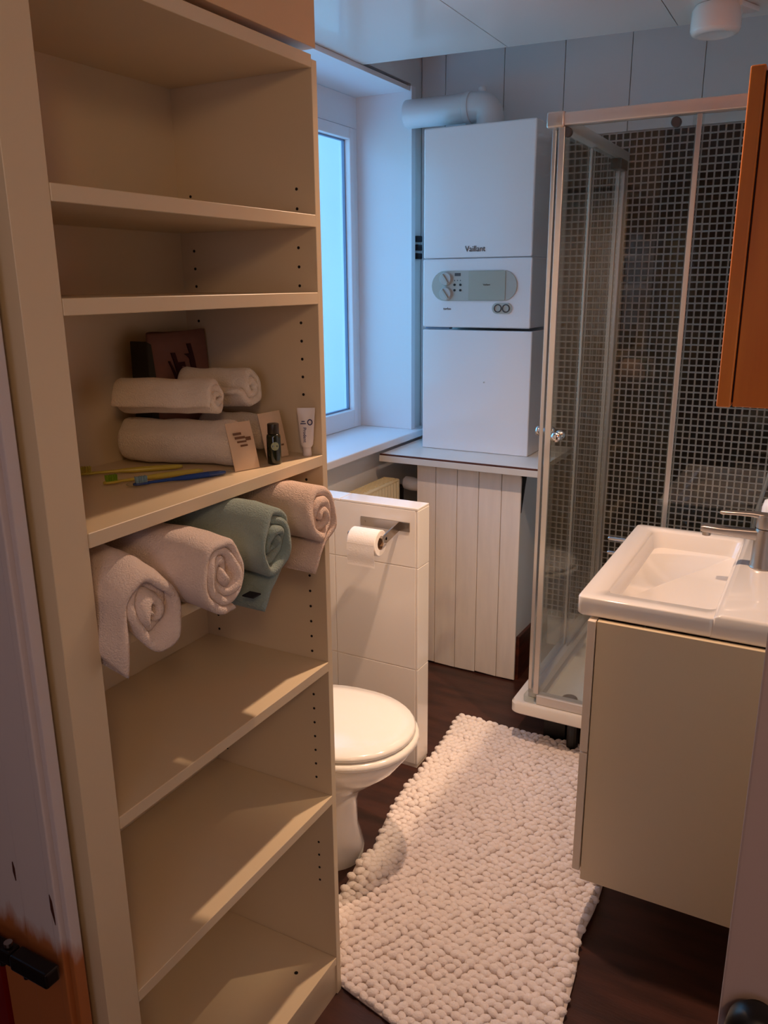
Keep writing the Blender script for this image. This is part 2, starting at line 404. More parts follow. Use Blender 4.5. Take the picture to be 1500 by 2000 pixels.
# ------------------------------------------------------------------ doorway at the camera's side
door = struct('door_1', box(-1.3, -0.99, 0.600, 0.618, 0, 2.28), M['redpaint'])
for (a, b, y0) in ((-0.984, -0.915, 0.604), (-0.913, -0.846, 0.600), (-0.8455, -0.832, 0.594), (-0.8315, -0.8215, 0.602)):
    t_ = bmesh.new(); box(a, b, y0, 0.620, 0, ZC-0.002, 0.002, 2, bm=t_)
    struct('trim_2', t_, M['casing'])
struct('trim_3', box(-1.127, -0.986, 0.606, 0.620, 0.70, ZC-0.002, 0.002), M['casing'])
for (pts) in ([(-0.842, 0.752), (-0.8385, 0.742), (-0.8368, 0.716), (-0.8372, 0.704), (-0.8425, 0.728)], [(-0.926, 0.766), (-0.9235, 0.755), (-0.924, 0.735), (-0.927, 0.75)]):
    y = 0.5930 if pts[0][0] > -0.9 else 0.6025
    o = struct('paint_chip', prism(pts, 'y', y, y+0.002), M['darkwood'])
# right jamb: end of the wall between hall and bathroom
struct('wall_front_right', box(-0.0235, 1.72, 0.85, 0.97, 0, ZC-0.001, 0.003), M['jamb'])

# =================================================================== SHELF UNIT
XS, YN, YF, XBK = -0.807, 0.694, 1.248, -1.111
unit = thing('shelf_unit', (-0.96, 0.97, 0), 'tall cream open shelf unit filling the left side, with rolled towels', 'shelf unit')
T = 0.020
obj('side_panel', box(XBK-0.008, XS, 0.636, YN, 0, 1.897, 0.0008, 1), M['shelf'], unit)
far = obj('side_panel', box(XBK-0.008, XS, YF, YF+0.016, 0, 1.897, 0.0008, 1), M['shelf'], unit)
obj('back_panel', box(XBK-0.006, XBK, YN, YF, 0.03, 1.897), M['shelf'], unit)
obj('top_panel', box(XBK, XS+0.0004, YN+0.0002, YF-0.0002, 1.884, 1.9035, 0.0008, 1), M['shelf'], unit)
obj('plinth', box(XS-0.025, XS-0.004, YN+0.0002, YF-0.0002, 0.0, 0.081), M['shelf'], unit)
for zz in (1.657, 1.529, 1.239, 1.085, 0.820, 0.515, 0.101):
    obj('shelf', box(XBK+0.0003, XS+(0.001 if zz != 0.101 else 0), YN+0.0003, YF-0.0003, zz-T, zz, 0.0009, 1), M['shelf'], unit)
hb = cyl((0, 0, 0), (0, -0.0008, 0), 0.0026, n=10); hm = bpy.data.meshes.new('pin_hole'); hb.to_mesh(hm); hb.free(); hm.materials.append(M['shelfdark'])
shz = (1.657, 1.529, 1.239, 1.085, 0.820, 0.515, 0.101)
for k in range(45):
    z = 1.7004-0.032*k
    if any(s-T-0.006 < z < s+0.006 for s in shz) or (0.40 < z < 0.485): continue
    for x in (XS-0.037, -1.080):
        o = bpy.data.objects.new('pin_hole', hm); C.objects.link(o); o.parent = unit; o.location = Vector((x, YF-0.0002, z))-unit.location
for (x, y, z, ax) in ((-0.862, 1.17, 0.1015, 'z'), (-0.90, 0.84, 0.1015, 'z')):
    cb = cyl((x, y, z-0.0002), (x, y, z+0.0006), 0.0042, n=12); obj('cam_hole', cb, M['shelfdark'], unit)
# boxed filler above the unit
struct('trim_4', box(-1.12, XS, 0.62, YF+0.014, 1.915, ZC-0.002, 0.001), M['filler'])

# =================================================================== TOWELS
def roll_bm(L, R, turns, t, tail=0.0, tail_dir=-1.0, axial_jit=0.006, squash=(1, 1), seed=0, phase=0.0, cw=1, bumpy=0.004, naxial=9):
    """towel rolled along +x: front face at x=0, back at x=-L, centre (0,0) in (y,z)"""
    N = int(46*turns)+1
    pts = []
    r0 = max(R-t*turns-t/2, t*0.35)
    for i in range(N):
        a = i/(N-1)*turns*2*PI
        r = r0+(R-t/2-r0)*(i/(N-1))
        ang = phase+cw*a
        wob = 1+0.05*math.sin(2*ang+seed)+0.03*math.sin(5*ang+seed*2)
        pts.append(Vector((r*wob*math.cos(ang)*squash[0], r*wob*math.sin(ang)*squash[1])))
    if tail:
        d = (pts[-1]-pts[-2]).normalized(); p = pts[-1]
        k = 10
        for i in range(1, k+1):
            d = (d+Vector((0, -0.16))*abs(tail_dir)).normalized(); p = p+d*tail/k; pts.append(p.copy())
    n = len(pts)
    half = t*0.46
    sect = []   # (thickness offset, axial)
    for i in range(5):
        a = -PI/2+PI*i/4; sect.append((half*math.sin(a), half*0.9*math.cos(a)-half*0.9, 0))
    for i in range(1, naxial): sect.append((half, -(L)*i/naxial, 1))
    for i in range(5):
        a = PI/2-PI*i/4; sect.append((half*math.sin(a), -L-half*0.9*math.cos(a)+half*0.9, 0))
    for i in range(1, naxial): sect.append((-half, -L+L*i/naxial, 1))
    b = bmesh.new(); loops = []
    for i, p in enumerate(pts):
        d = (pts[min(i+1, n-1)]-pts[max(i-1, 0)]).normalized(); nn = Vector((-d.y, d.x))
        s = i/46.0
        jit = axial_jit*noise.noise(Vector((s*2.3, seed*3.1, 0)))*2
        endk = 1.0
        if i < 3: endk = (0.45, 0.75, 0.92)[i]
        if i > n-4: endk = (0.45, 0.75, 0.92)[n-1-i]
        lp = []
        for th, ax, mid in sect:
            q = p+nn*th*endk
            x = ax+jit*(1 if ax > -L/2 else 0.4)
            v = Vector((x, q.x, q.y))
            v += Vector((noise.noise(v*28+Vector((seed, 0, 0)))*bumpy*0.6, noise.noise(v*24+Vector((0, seed, 5)))*bumpy, noise.noise(v*24+Vector((9, 0, seed)))*bumpy))
            lp.append(v)
        loops.append(lp)
    return loft(loops, b)
def roll(name, label, cat, group, loc, material, yaw=0.0, droop=0.0, bendx=0.07, **k):
    b = roll_bm(**k)
    R_ = Matrix.Rotation(yaw, 4, 'Z')
    for v in b.verts:
        if droop:
            q = max(0.0, v.co.x+bendx); v.co.z -= droop*(q/bendx)**2
        v.co = R_ @ v.co + Vector(loc)
    o = obj(name, b, material, smooth=True)
    return tag(o, label, cat, group)
zsh = 1.085
RT = 'rolled bath towels on the fourth shelf'
roll('rolled_towel', 'off-white rolled bath towel nearest the camera, tail hanging over shelf edge', 'towel', RT, (-0.768, 0.758, 1.143), M['towelpink'], yaw=-0.03, droop=0.030, bendx=0.085,
     L=0.33, R=0.0565, turns=3.1, t=0.0155, tail=0.080, seed=3, phase=0.72*PI, cw=1, squash=(0.93, 1.0), bumpy=0.006, axial_jit=0.012)
roll('rolled_towel', 'fluffy cream rolled bath towel left of the sage green one', 'towel', RT, (-0.733, 0.864, 1.150), M['towelpink'], yaw=0.02, droop=0.008,
     L=0.36, R=0.0610, turns=3.4, t=0.0148, tail=0.03, tail_dir=0.02, seed=8, phase=0.68*PI, cw=1, squash=(0.92, 1.02), bumpy=0.006, axial_jit=0.010)
o3 = roll('rolled_towel', 'sage green rolled bath towel between the cream ones', 'towel', RT, (-0.733, 0.990, 1.159), M['towelteal'], yaw=0.02, droop=0.006,
     L=0.36, R=0.0600, turns=3.5, t=0.0148, tail=0.085, tail_dir=0.45, seed=12, phase=0.68*PI, cw=-1, squash=(0.98, 1.02), axial_jit=0.012)
obj('wash_label', box(-0.756, -0.734, 0.930, 0.950, 1.0800, 1.0825, 0.0006, 1), M['navy'], o3, label='dark wash label')
roll('rolled_towel', 'peach rolled bath towel at the far end, beside the tiled partition', 'towel', RT, (-0.730, 1.124, 1.166), M['towelpeach'], yaw=-0.02, droop=0.004,
     L=0.36, R=0.0590, turns=2.7, t=0.0175, tail=0.075, tail_dir=0.5, seed=21, phase=1.08*PI, cw=-1, squash=(0.98, 1.0), axial_jit=0.012)
ST = 'small white towels stacked on the third shelf'
YW = 0.30
roll('folded_towel', 'thick white folded towel at bottom left of the stack', 'towel', ST, (-0.884, 1.106, 1.2840), M['towel'], yaw=YW, L=0.212, R=0.047, turns=1.5, t=0.021, seed=31, phase=2.2, squash=(1.0, 0.93), bumpy=0.005)
roll('folded_towel', 'white rolled towel with round spiral end on top of the left stack', 'towel', ST, (-0.892, 1.068, 1.3625), M['towel'], yaw=0.38, L=0.170, R=0.0365, turns=2.4, t=0.0120, seed=33, phase=0.4, squash=(1.08, 0.96), bumpy=0.004, tail=0.02)
roll('folded_towel', 'white folded towel at bottom right, behind the small green bottle', 'towel', ST, (-0.890, 1.203, 1.2815), M['towel'], yaw=0.1, L=0.140, R=0.043, turns=1.4, t=0.020, seed=41, phase=1.7, squash=(0.86, 0.94), bumpy=0.005)
roll('folded_towel', 'white loosely rolled towel on top of the right stack', 'towel', ST, (-0.897, 1.172, 1.3690), M['towel'], yaw=0.2, L=0.140, R=0.0385, turns=1.9, t=0.0150, seed=44, phase=3.0, cw=-1, squash=(1.05, 0.98), bumpy=0.005, tail=0.025)

# =================================================================== SMALL ITEMS ON THE THIRD SHELF
Z3 = 1.239
# toiletry bag standing in the corner
bagt = thing('toiletry_bag', (-1.075, 1.16, Z3), 'mauve brown toiletry bag with dark red flower print in the shelf corner', 'bag')
bb = bmesh.new(); lps = []
for k in range(9):
    f = k/8; z = Z3+0.002+0.220*f
    hw = 0.082*(1-0.07*f**3); hd = 0.018*(1-0.85*f**1.5)+0.003
    lean = -0.0*f
    lps.append([Vector((-1.062+hd*0.75*math.copysign(abs(math.cos(2*PI*i/28))**0.6, math.cos(2*PI*i/28)), 1.163+hw*math.copysign(abs(math.sin(2*PI*i/28))**0.6, math.sin(2*PI*i/28)), z+0.003*math.sin(PI*i/7)*f)) for i in range(28)])
loft(lps, bb)
obj('body', bb, M['bag'], bagt, smooth=True)
obj('gusset', prism([(1.070, Z3+0.003), (1.090, Z3+0.003), (1.088, Z3+0.15), (1.084, Z3+0.205), (1.073, Z3+0.21)], 'x', -1.090, -1.048, bev=0.003), M['bagside'], bagt)
fl = bmesh.new()
def stem(y0, z0, y1, z1, w0, w1, bm):
    x = -1.0525+0.02*((z0+z1)/2-Z3-0.11)*-0.5
    k = 7; A = []; 
    for i in range(k):
        f = i/(k-1); y = y0+(y1-y0)*f+0.006*math.sin(f*3); z = z0+(z1-z0)*f; w = w0+(w1-w0)*f
        xx = -1.062+0.0135*(1-0.85*((z-Z3)/0.22)**1.5)+0.0048
        A.append((xx, y, z, w))
    vs = [[bm.verts.new((a[0], a[1]-a[3], a[2])), bm.verts.new((a[0], a[1]+a[3], a[2])), bm.verts.new((a[0]-0.003, a[1]+a[3], a[2])), bm.verts.new((a[0]-0.003, a[1]-a[3], a[2]))] for a in A]
    for p, q in zip(vs, vs[1:]):
        for i in range(4): bm.faces.new((p[i], p[(i+1) % 4], q[(i+1) % 4], q[i]))
    bm.faces.new(vs[0]); bm.faces.new(vs[-1][::-1])
for a in ((1.148, .10, 1.128, .172, .004, .002), (1.150, .10, 1.140, .186, .003, .005), (1.152, .10, 1.158, .168, .006, .010), (1.172, .10, 1.160, .165, .010, .003),
          (1.182, .10, 1.186, .165, .004, .003), (1.186, .165, 1.176, .182, .003, .006), (1.194, .10, 1.184, .20, .003, .005), (1.200, .10, 1.204, .150, .008, .004)):
    stem(a[0], Z3+a[1], a[2], Z3+a[3], a[4], a[5], fl)
obj('flower_print', fl, M['bagprint'], bagt)
fp = bmesh.new(); stem(1.163, Z3+.10, 1.162, Z3+.160, .004, .003, fp); obj('pale_print', fp, M['bagpink'], bagt)
# sachets leaning on the towels
def sachet(label, p, w, h, lean, yawd, lines):
    t = thing('paper_sachet', p, label, 'sachet', 'paper sachets leaning on the white towels')
    Rm = Matrix.Rotation(math.radians(yawd), 4, 'Z') @ Matrix.Rotation(-lean, 4, 'Y')
    def put(b): 
        for v in b.verts: v.co = Rm @ v.co + Vector(p)
        return b
    b = bmesh.new(); nx, nz = 6, 8; 
    lps = []
    for k in range(nz+1):
        z = h*k/nz; th = 0.0008+0.003*math.sin(PI*k/nz)
        lps.append([Vector((math.copysign(th, s)*(0.25+0.75*math.sin(PI*min(max(abs(u)/1.0, 0), 1))) if s else 0, (u-0.5)*w, z)) for u, s in ([(i/6, 1) for i in range(7)]+[(1-i/6, -1) for i in range(7)])])
    loft(lps, b); put(b)
    obj('packet', b, M['sachet'], t, smooth=True, angle=50)
    for (y, z, ww, hh) in lines:
        obj('print_block', put(box(0.0039, 0.0046, y-ww/2, y+ww/2, z-hh/2, z+hh/2)), M['print_'], t)
    return t
sachet('white paper sachet with brown print left of the green bottle', (-0.852, 1.083, Z3+0.001), 0.050, 0.082, 0.30, -18,
       [(-0.008, .062, .016, .004), (-0.004, .055, .020, .004), (-0.002, .048, .018, .003), (0.001, .041, .014, .003), (0.012, .052, .010, .006)])
sachet('white paper sachet partly hidden behind the green bottle', (-0.862, 1.186, Z3+0.001), 0.056, 0.084, 0.24, -8,
       [(0.006, .060, .012, .003), (0.008, .05, .006, .002), (0.014, .022, .006, .003)])
# green bottle
bt = thing('shampoo_bottle', (-0.842, 1.147, Z3), 'small dark green bottle with a pale round label', 'bottle')
obj('body', lathe([(0.0105, 0.0), (0.0122, 0.0015), (0.0124, 0.004), (0.0124, 0.049), (0.0115, 0.052), (0.0090, 0.0535)], (-0.842, 1.147, Z3), 24), M['bottle'], bt, smooth=True, angle=60)
obj('cap', lathe([(0.0096, 0.0536), (0.0102, 0.0545), (0.0102, 0.0700), (0.0096, 0.0712), (0.004, 0.0714)], (-0.842, 1.147, Z3), 24), M['bottlecap'], bt, smooth=True, angle=50)
lb = bmesh.new(); cvec = Vector((0.72, -0.69, 0)); side = Vector((0.69, 0.72, 0)); ctr = Vector((-0.842, 1.147, Z3))
vs = []
for i in range(20):
    a = 2*PI*i/20; u = 0.0072*math.cos(a); w = 0.0074*math.sin(a)
    th = u/0.0124; d = cvec*math.cos(th)+side*math.sin(th); vs.append(lb.verts.new(ctr+d*0.01275+Vector((0, 0, 0.033+w))))
vc = lb.verts.new(ctr+cvec*0.0129+Vector((0, 0, 0.033)))
for i in range(20): lb.faces.new((vs[i], vs[(i+1) % 20], vc))
obj('round_label', lb, M['label'], bt)
# toothpaste tube on its cap
tp = (-0.829, 1.2315, Z3)
tt = thing('toothpaste_tube', tp, 'white toothpaste tube standing upside down on its cap', 'tube')
obj('cap', lathe([(0.0075, 0.0), (0.0083, 0.001), (0.0076, 0.016), (0.0070, 0.0165)], tp, 20), M['tube'], tt, smooth=True, angle=50)
ud = Vector((0.86, 0.5, 0)).normalized(); nd = Vector((0.5, -0.86, 0)).normalized()
lps = []
for z, hw, hd in ((0.0166, .009, .009), (.021, .0115, .0105), (.034, .0128, .0098), (.050, .0138, .0078), (.068, .0150, .0045), (.080, .0160, .0016), (.088, .0165, .0007)):
    lps.append(ring(Vector(tp)+Vector((0, 0, z)), ud, nd, hw, hd, n=24))
obj('body', loft(lps), M['tube'], tt, smooth=True, angle=60)
cpt = Vector(tp)
text('tube_lettering', 'Prodent', 0.0085, cpt+nd*0.0098-ud*0.003+Vector((0, 0, 0.040)), (0, 0, -1), ud*1.0+Vector((0, 0, 0)), M['blueprint'], tt)
rg = bmesh.new(); rc = cpt+nd*0.0060+ud*0.0068+Vector((0, 0, 0.0625)); uz = Vector((0, 0, 1))
tube([rc+ud*0.0040*math.cos(2*PI*i/20)+uz*0.0048*math.sin(2*PI*i/20) for i in range(21)], 0.0010, n=6, bm=rg)
obj('ring_logo', rg, M['blueprint'], tt)
ln = bmesh.new()
for dz, w in ((0.0, 0.010), (0.004, 0.006)):
    c0 = cpt+nd*(0.0063-dz*0.1)-ud*0.0055+Vector((0, 0, 0.060+dz))
    vv = [c0-ud*w/2-uz*0.0008, c0+ud*w/2-uz*0.0008, c0+ud*w/2+uz*0.0008, c0-ud*w/2+uz*0.0008]
    A = [ln.verts.new(v) for v in vv]; B = [ln.verts.new(v-nd*0.003) for v in vv]
    ln.faces.new(A); ln.faces.new(B[::-1])
    for i in range(4): ln.faces.new((A[i], A[(i+1) % 4], B[(i+1) % 4], B[i]))
obj('print_line', ln, M['blueprint'], tt)
# toothbrushes lying on the shelf
def brush(label, p0, p1, mh, mb, name='toothbrush', wrap=False, up=True, r=0.0028):
    p0 = Vector(p0); p1 = Vector(p1); d = (p1-p0).normalized(); Lh = (p1-p0).length
    t = thing(name, p0, label, 'toothbrush', 'toothbrushes lying on the third shelf')
    sd = d.cross(Vector((0, 0, 1))).normalized(); u = Vector((0, 0, 1))
    prof = [(0, .0020, .0015), (.004, .0052, .0020), (.022, .0052, .0020), (.028, .0024, .0018), (.06, .0026, .0022), (.085, .0048, .0036), (.125, .0050, .0038), (Lh-.01, .0044, .0032), (Lh, .0026, .0020)]
    b = loft([ring(p0+d*s+u*0.0048, sd, u, a*1.2, c*1.3, n=12) for s, a, c in prof])
    obj('handle', b, mh, t, smooth=True)
    bb = bmesh.new()
    for i in range(7):
        for j in range(3):
            q = p0+d*(0.005+0.0026*i)+sd*(-0.003+0.003*j)+u*0.0060
            cyl(q, q+u*0.0105+d*0.0006*((i+j) % 3-1), 0.0012, 0.0010, n=6, bm=bb)
    obj('bristles', bb, mb, t)
    if wrap:
        w = loft([ring(p0+d*s+u*(0.0050+hh*0.3), sd, u, a, hh, n=10) for s, a, hh in ((-0.010, .006, .001), (-0.002, .0085, .0040), (.02, .0085, .0044))], cap=(True, False))
        obj('clear_wrapper', w, M['clear'], t, smooth=True)
        w2 = loft([ring(p0+d*(Lh+s)+u*0.0055, sd, u, a, hh, n=10) for s, a, hh in ((-0.03, .0075, .0045), (-.004, .0075, .0045), (.008, .0085, .0036), (.014, .009, .0008))], cap=(False, True))
        obj('clear_wrapper', w2, M['clear'], t, smooth=True)
    return t
zb = Z3+0.0003
brush('blue toothbrush with pale bristles in the front', (-0.935, 0.902, zb), (-0.862, 1.036, zb), M['blue'], M['bristle'], wrap=True)
brush('green toothbrush with a yellow-green handle behind the blue one', (-0.985, 0.888, zb), (-0.905, 1.030, zb), M['yellow'], M['green'])
brush('pale yellow toothbrush nearest the folded towels', (-1.072, 0.915, zb), (-0.958, 1.040, zb), M['yellow'], M['yellow'])

# =================================================================== BOILER ON ITS LEDGE
BX0, BX1, BY = -1.440, -1.003, 2.985
bo = thing('boiler', (-1.22, 3.1, 1.368), 'white glossy wall boiler with grey control panel, lettered on the front', 'boiler')
obj('case', box(BX0+0.004, BX1-0.004, BY+0.016, 3.256, 1.385, 2.088, 0.003), M['enamel'], bo)
obj('upper_cover', box(BX0, BX1, BY, BY+0.22, 1.634, 2.096, 0.006, 3), M['enamel'], bo)
fas = obj('control_fascia', box(BX0, BX1+0.004, BY-0.004, BY+0.2, 1.377, 1.6315, 0.006, 3), M['enamel'], bo)
yf_ = BY-0.0045
def stad(x0, x1, z0, z1, n=12):
    r = (z1-z0)/2; pts = []
    for i in range(n+1): a = -PI/2+PI*i/n; pts.append((x1-r+r*math.cos(a), z0+r+r*math.sin(a)))
    for i in range(n+1): a = PI/2+PI*i/n; pts.append((x0+r+r*math.cos(a), z0+r+r*math.sin(a)))
    return pts
panel = obj('control_panel', prism(stad(-1.400, -1.053, 1.476, 1.588), 'y', yf_-0.004, yf_+0.001, bev=0.0015), M['boilergrey'], bo)
obj('flap', box(-1.245, -1.098, yf_-0.0062, yf_-0.0042, 1.480, 1.585, 0.0008, 1), M['boilerflap'], bo)
for z in (1.558, 1.503):
    kn = obj('knob', cyl((-1.338, yf_-0.002, z), (-1.338, yf_-0.016, z), 0.0265, 0.024, n=28, bev=0.002), M['knobgrey'], bo, smooth=True, angle=40)
    pb = box(-0.0040, 0.0040, -0.0225, -0.0155, -0.021, 0.021, 0.001, 1)
    Rk = Matrix.Rotation(math.radians(-35), 4, 'Y')
    for v in pb.verts: v.co = (Rk @ v.co)+Vector((-1.338, yf_, z))
    obj('grip', pb, M['boilergrey'], kn)
for x in (-1.303, -1.279):
    for z in (1.536, 1.516):
        obj('button', cyl((x, yf_-0.003, z), (x, yf_-0.0065, z), 0.0045, n=14), M['black'], bo)
for x in (-1.303, -1.291, -1.279):
    obj('indicator', cyl((x, yf_-0.003, 1.552), (x, yf_-0.005, 1.552), 0.002, n=10), M['darkgrey'], bo)
obj('display', box(-1.303, -1.279, yf_-0.0055, yf_-0.003, 1.568, 1.579, 0.0005, 1), M['darkgrey'], bo)
text('flap_lettering', 'Vaillant', 0.010, (-1.172, yf_-0.0066, 1.536), (1, 0, 0), (0, 0, 1), M['darkgrey'], bo)
text('brand_lettering', 'Vaillant', 0.030, (-1.225, BY-0.0012, 1.665), (1, 0, 0), (0, 0, 1), M['darkgrey'], bo, depth=0.001, squash=0.92)
gp = obj('gauge_plate', prism(stad(-1.150, -1.070, 1.430, 1.470), 'y', yf_-0.003, yf_+0.001, bev=0.001), M['boilergrey'], bo)
for x in (-1.126, -1.094):
    gg = bmesh.new(); tube([(x+0.0135*math.cos(2*PI*i/24), yf_-0.004, 1.450+0.0135*math.sin(2*PI*i/24)) for i in range(25)], 0.0022, n=6, bm=gg)
    obj('gauge_ring', gg, M['darkgrey'], gp)
text('model_mark', 'turbo', 0.014, (-1.335, yf_-0.0005, 1.447), (1, 0, 0), (0, 0, 1), M['darkgrey'], bo, depth=0.0006)
obj('blue_gap_strip', box(BX0+0.002, -1.335, BY+0.02, BY+0.05, 1.369, 1.3845), M['bluegrey'], bo)  # blue-grey left portion of the gap below the control fascia
# lower cover
lc = thing('boiler_cover', (-1.22, 3.1, 0.893), 'plain white square box cover standing on the ledge under the boiler', 'cover')
obj('front_cover', box(BX0, -0.990, BY-0.002, 3.24, 0.893, 1.367, 0.004, 3), M['enamel'], lc)
obj('lock_dot', cyl((-1.176, BY-0.0018, 1.171), (-1.176, BY-0.004, 1.171), 0.003, n=12), M['boilergrey'], lc)
# flue pipe
fp_ = thing('flue_pipe', (-1.30, 3.13, 2.09), 'white flue elbow on top of the boiler running into the window wall', 'pipe')
arc = [(-1.235+0.0*i, 3.13, 2.088+0.04*i) for i in range(2)]
cxx, czz, rr = -1.28, 2.135, 0.045
pp = [(-1.235, 3.13, 2.0965), (-1.235, 3.13, 2.125)]+[(cxx+rr*math.cos(a), 3.13, czz+rr*math.sin(a)) for a in [PI/2*i/8 for i in range(0, 9)]]+[(-1.40, 3.13, 2.18), (-1.582, 3.13, 2.18)]
obj('pipe', tube(pp, 0.052, n=24), M['flue'], fp_, smooth=True, angle=60)
cb_ = cyl((-1.31, 3.13, 2.18), (-1.335, 3.13, 2.18), 0.056, n=24, bev=0.002); obj('joint_collar', cb_, M['flue'], fp_, smooth=True, angle=40)
obj('test_port', lathe([(0.014, 0), (0.014, 0.014), (0.011, 0.018), (0.003, 0.018)], (-1.27, 3.13, 2.227), 16), M['flue'], fp_, smooth=True, angle=40)
sk = thing('cable_clip', (-1.58, 3.215, 1.44), 'dark cable clips on the wall left of the boiler', 'clip')
for k in range(3): obj('clip', box(-1.584, -1.565, 3.196, 3.235, 1.640+0.034*k, 1.664+0.034*k, 0.003), M['navy'], sk)
# ledge
lg = thing('ledge', (-1.23, 3.0, 0.866), 'white ledge with a worn brown front edge under the boiler', 'shelf')
obj('board', box(-1.530, -0.885, 2.803, 3.256, 0.872, 0.8925, 0.001), M['worktop'], lg)
obj('front_strip', box(-1.540, -0.884, 2.796, 2.8028, 0.8605, 0.885, 0.0015), M['worktop'], lg)
obj('worn_edge', box(-1.538, -0.886, 2.797, 2.8035, 0.8853, 0.8918, 0.0008), M['woodedge'], lg)
# boarded box below
bx = thing('boarded_box', (-1.18, 3.0, 0.0), 'cream painted tongue and groove boxing under the ledge', 'cabinet')
xsb = [-1.402, -1.319, -1.227, -1.137, -1.044, -0.966]
for i, (a, b) in enumerate(zip(xsb, xsb[1:])):
    n = 8
    bm = bmesh.new()
    pts = [(a+0.0012, 0.004+0.005*random.random()), (b-0.0012, 0.003+0.006*random.random())]
    top = 0.8600 if i < 4 else 0.856
    if i == 4: poly = [pts[0], pts[1], (b-0.0012, top-0.02), (b-0.006, top-0.006), (b-0.018, top), (a+0.0012, 0.8600)]
    else: poly = [pts[0], pts[1], (b-0.0012, top), (a+0.0012, top)]
    prism(poly, 'y', 2.857, 2.868, bm=bm, bev=0.0018)
    obj('plank', bm, M['paintwood'], bx)
obj('side_board', box(-0.985, -0.972, 2.869, 3.256, 0.16, 0.860), M['wall'], bx)
obj('side_board', box(-1.402, -1.392, 2.869, 3.256, 0.0, 0.860), M['paintwood'], bx)
obj('dark_wedge', prism([(2.868, 0.858), (2.93, 0.858), (2.905, 0.80), (2.869, 0.70)], 'x', -0.9715, -0.966), M['black'], bx)  # black triangular piece at the gap behind the curved plank corner
obj('skirting', prism([(2.88, 0.0), (3.255, 0.0), (3.255, 0.17), (2.88, 0.185)], 'x', -0.9715, -0.958, bev=0.001), M['skirting'], bx)
# radiator under the sill, with valve
ra = thing('radiator', (-1.53, 2.5, 0.2), 'cream panel radiator under the window sill behind the partition', 'radiator')
rp = bmesh.new()
y0, y1 = 2.215, 2.865; n = 26; prof = []
for i in range(n*4+1):
    y = y0+0.012+(y1-y0-0.024)*i/(n*4); ph = (i % 4)/4
    prof.append((y, -1.478+(0.0045 if ph in (0.25, 0.5) else 0.0)))
A = [[rp.verts.new((x, y, z)) for (y, x) in prof] for z in (0.21, 0.775)]
for i in range(len(prof)-1): rp.faces.new((A[0][i], A[0][i+1], A[1][i+1], A[1][i]))
obj('front_panel', rp, M['rad'], ra, smooth=True)
obj('casing', box(-1.555, -1.481, y0, y1, 0.20, 0.782, 0.008, 3), M['rad'], ra)
gr = bmesh.new()
for k in range(40): box(-1.545, -1.492, y0+0.02+k*0.0155, y0+0.024+k*0.0155, 0.7822, 0.786, bm=gr)
obj('top_grille', gr, M['rad'], ra)
vp = obj('valve_pipe', tube([(-1.50, 2.866, 0.74), (-1.50, 2.905, 0.74), (-1.50, 2.915, 0.73), (-1.50, 2.915, 0.3)], 0.008, n=12), M['black'], ra, smooth=True)
obj('valve_head', tube([(-1.49, 2.915, 0.755), (-1.482, 2.915, 0.755), (-1.452, 2.915, 0.752), (-1.412, 2.915, 0.748), (-1.408, 2.915, 0.748)], [0.016, 0.026, 0.028, 0.024, 0.012], n=22), M['upvc'], ra, smooth=True, angle=40)

# =================================================================== TOILET
TX, TY = -0.831, 1.655
to = thing('toilet', (-1.2, TY, 0), 'white ceramic toilet with closed lid beside the shelf unit', 'toilet')
def egg(xt, xb, hw, z, n=40, cy=TY):
    """egg outline from front tip xt to back xb"""
    pts = []
    xc = xt-(xt-xb)*0.46
    for i in range(n):
        a = 2*PI*i/n; ca, sa = math.cos(a), math.sin(a)
        rx = (xt-xc) if ca > 0 else (xc-xb)
        e = 1.0 if ca > 0 else 0.8
        pts.append(Vector((xc+rx*(abs(ca)**e)*(1 if ca > 0 else -1), cy+hw*sa*(abs(sa)**-0.04 if abs(sa) > 1e-3 else 1), z)))
    return pts
obj('lid', loft([egg(TX-0.006, -1.262, 0.176, 0.408), egg(TX-0.001, -1.264, 0.181, 0.412), egg(TX-0.001, -1.264, 0.181, 0.420), egg(TX-0.008, -1.258, 0.175, 0.426), egg(TX-0.045, -1.22, 0.14, 0.4305), egg(TX-0.12, -1.14, 0.07, 0.433)]), M['seat'], to, smooth=True, angle=70)
obj('seat', loft([egg(TX+0.004, -1.262, 0.182, 0.385), egg(TX+0.009, -1.264, 0.187, 0.390), egg(TX+0.009, -1.264, 0.187, 0.399), egg(TX+0.003, -1.262, 0.181, 0.4055)]), M['seat'], to, smooth=True, angle=60)
obj('bowl', loft([egg(-0.985, -1.32, 0.105, 0.0), egg(-0.982, -1.32, 0.107, 0.03), egg(-1.000, -1.30, 0.092, 0.10), egg(-1.000, -1.28, 0.086, 0.18), egg(-0.985, -1.27, 0.098, 0.225),
     egg(-0.930, -1.28, 0.135, 0.270), egg(-0.872, -1.29, 0.165, 0.320), egg(-0.843, -1.30, 0.178, 0.360), egg(-0.835, -1.30, 0.181, 0.378), egg(-0.840, -1.30, 0.178, 0.384)]), M['ceramic'], to, smooth=True, angle=80)
for s in (-0.08, 0.08):
    obj('hinge', cyl((-1.275, TY+s-0.02, 0.412), (-1.275, TY+s+0.02, 0.412), 0.011, n=16, bev=0.002), M['seat'], to, smooth=True, angle=40)
ci = obj('cistern', loft([[Vector((x, y, z)) for x, y in rrect(-1.555+i, -1.385-i, TY-0.185+i, TY+0.185-i, 0.03)] for z, i in ((0.384, 0.02), (0.42, 0.004), (0.72, 0.0), (0.745, 0.0))]), M['ceramic'], to, smooth=True, angle=50)
obj('neck', box(-1.40, -1.29, TY-0.10, TY+0.10, 0.0, 0.384, 0.02, 3), M['ceramic'], to, smooth=True, angle=50)
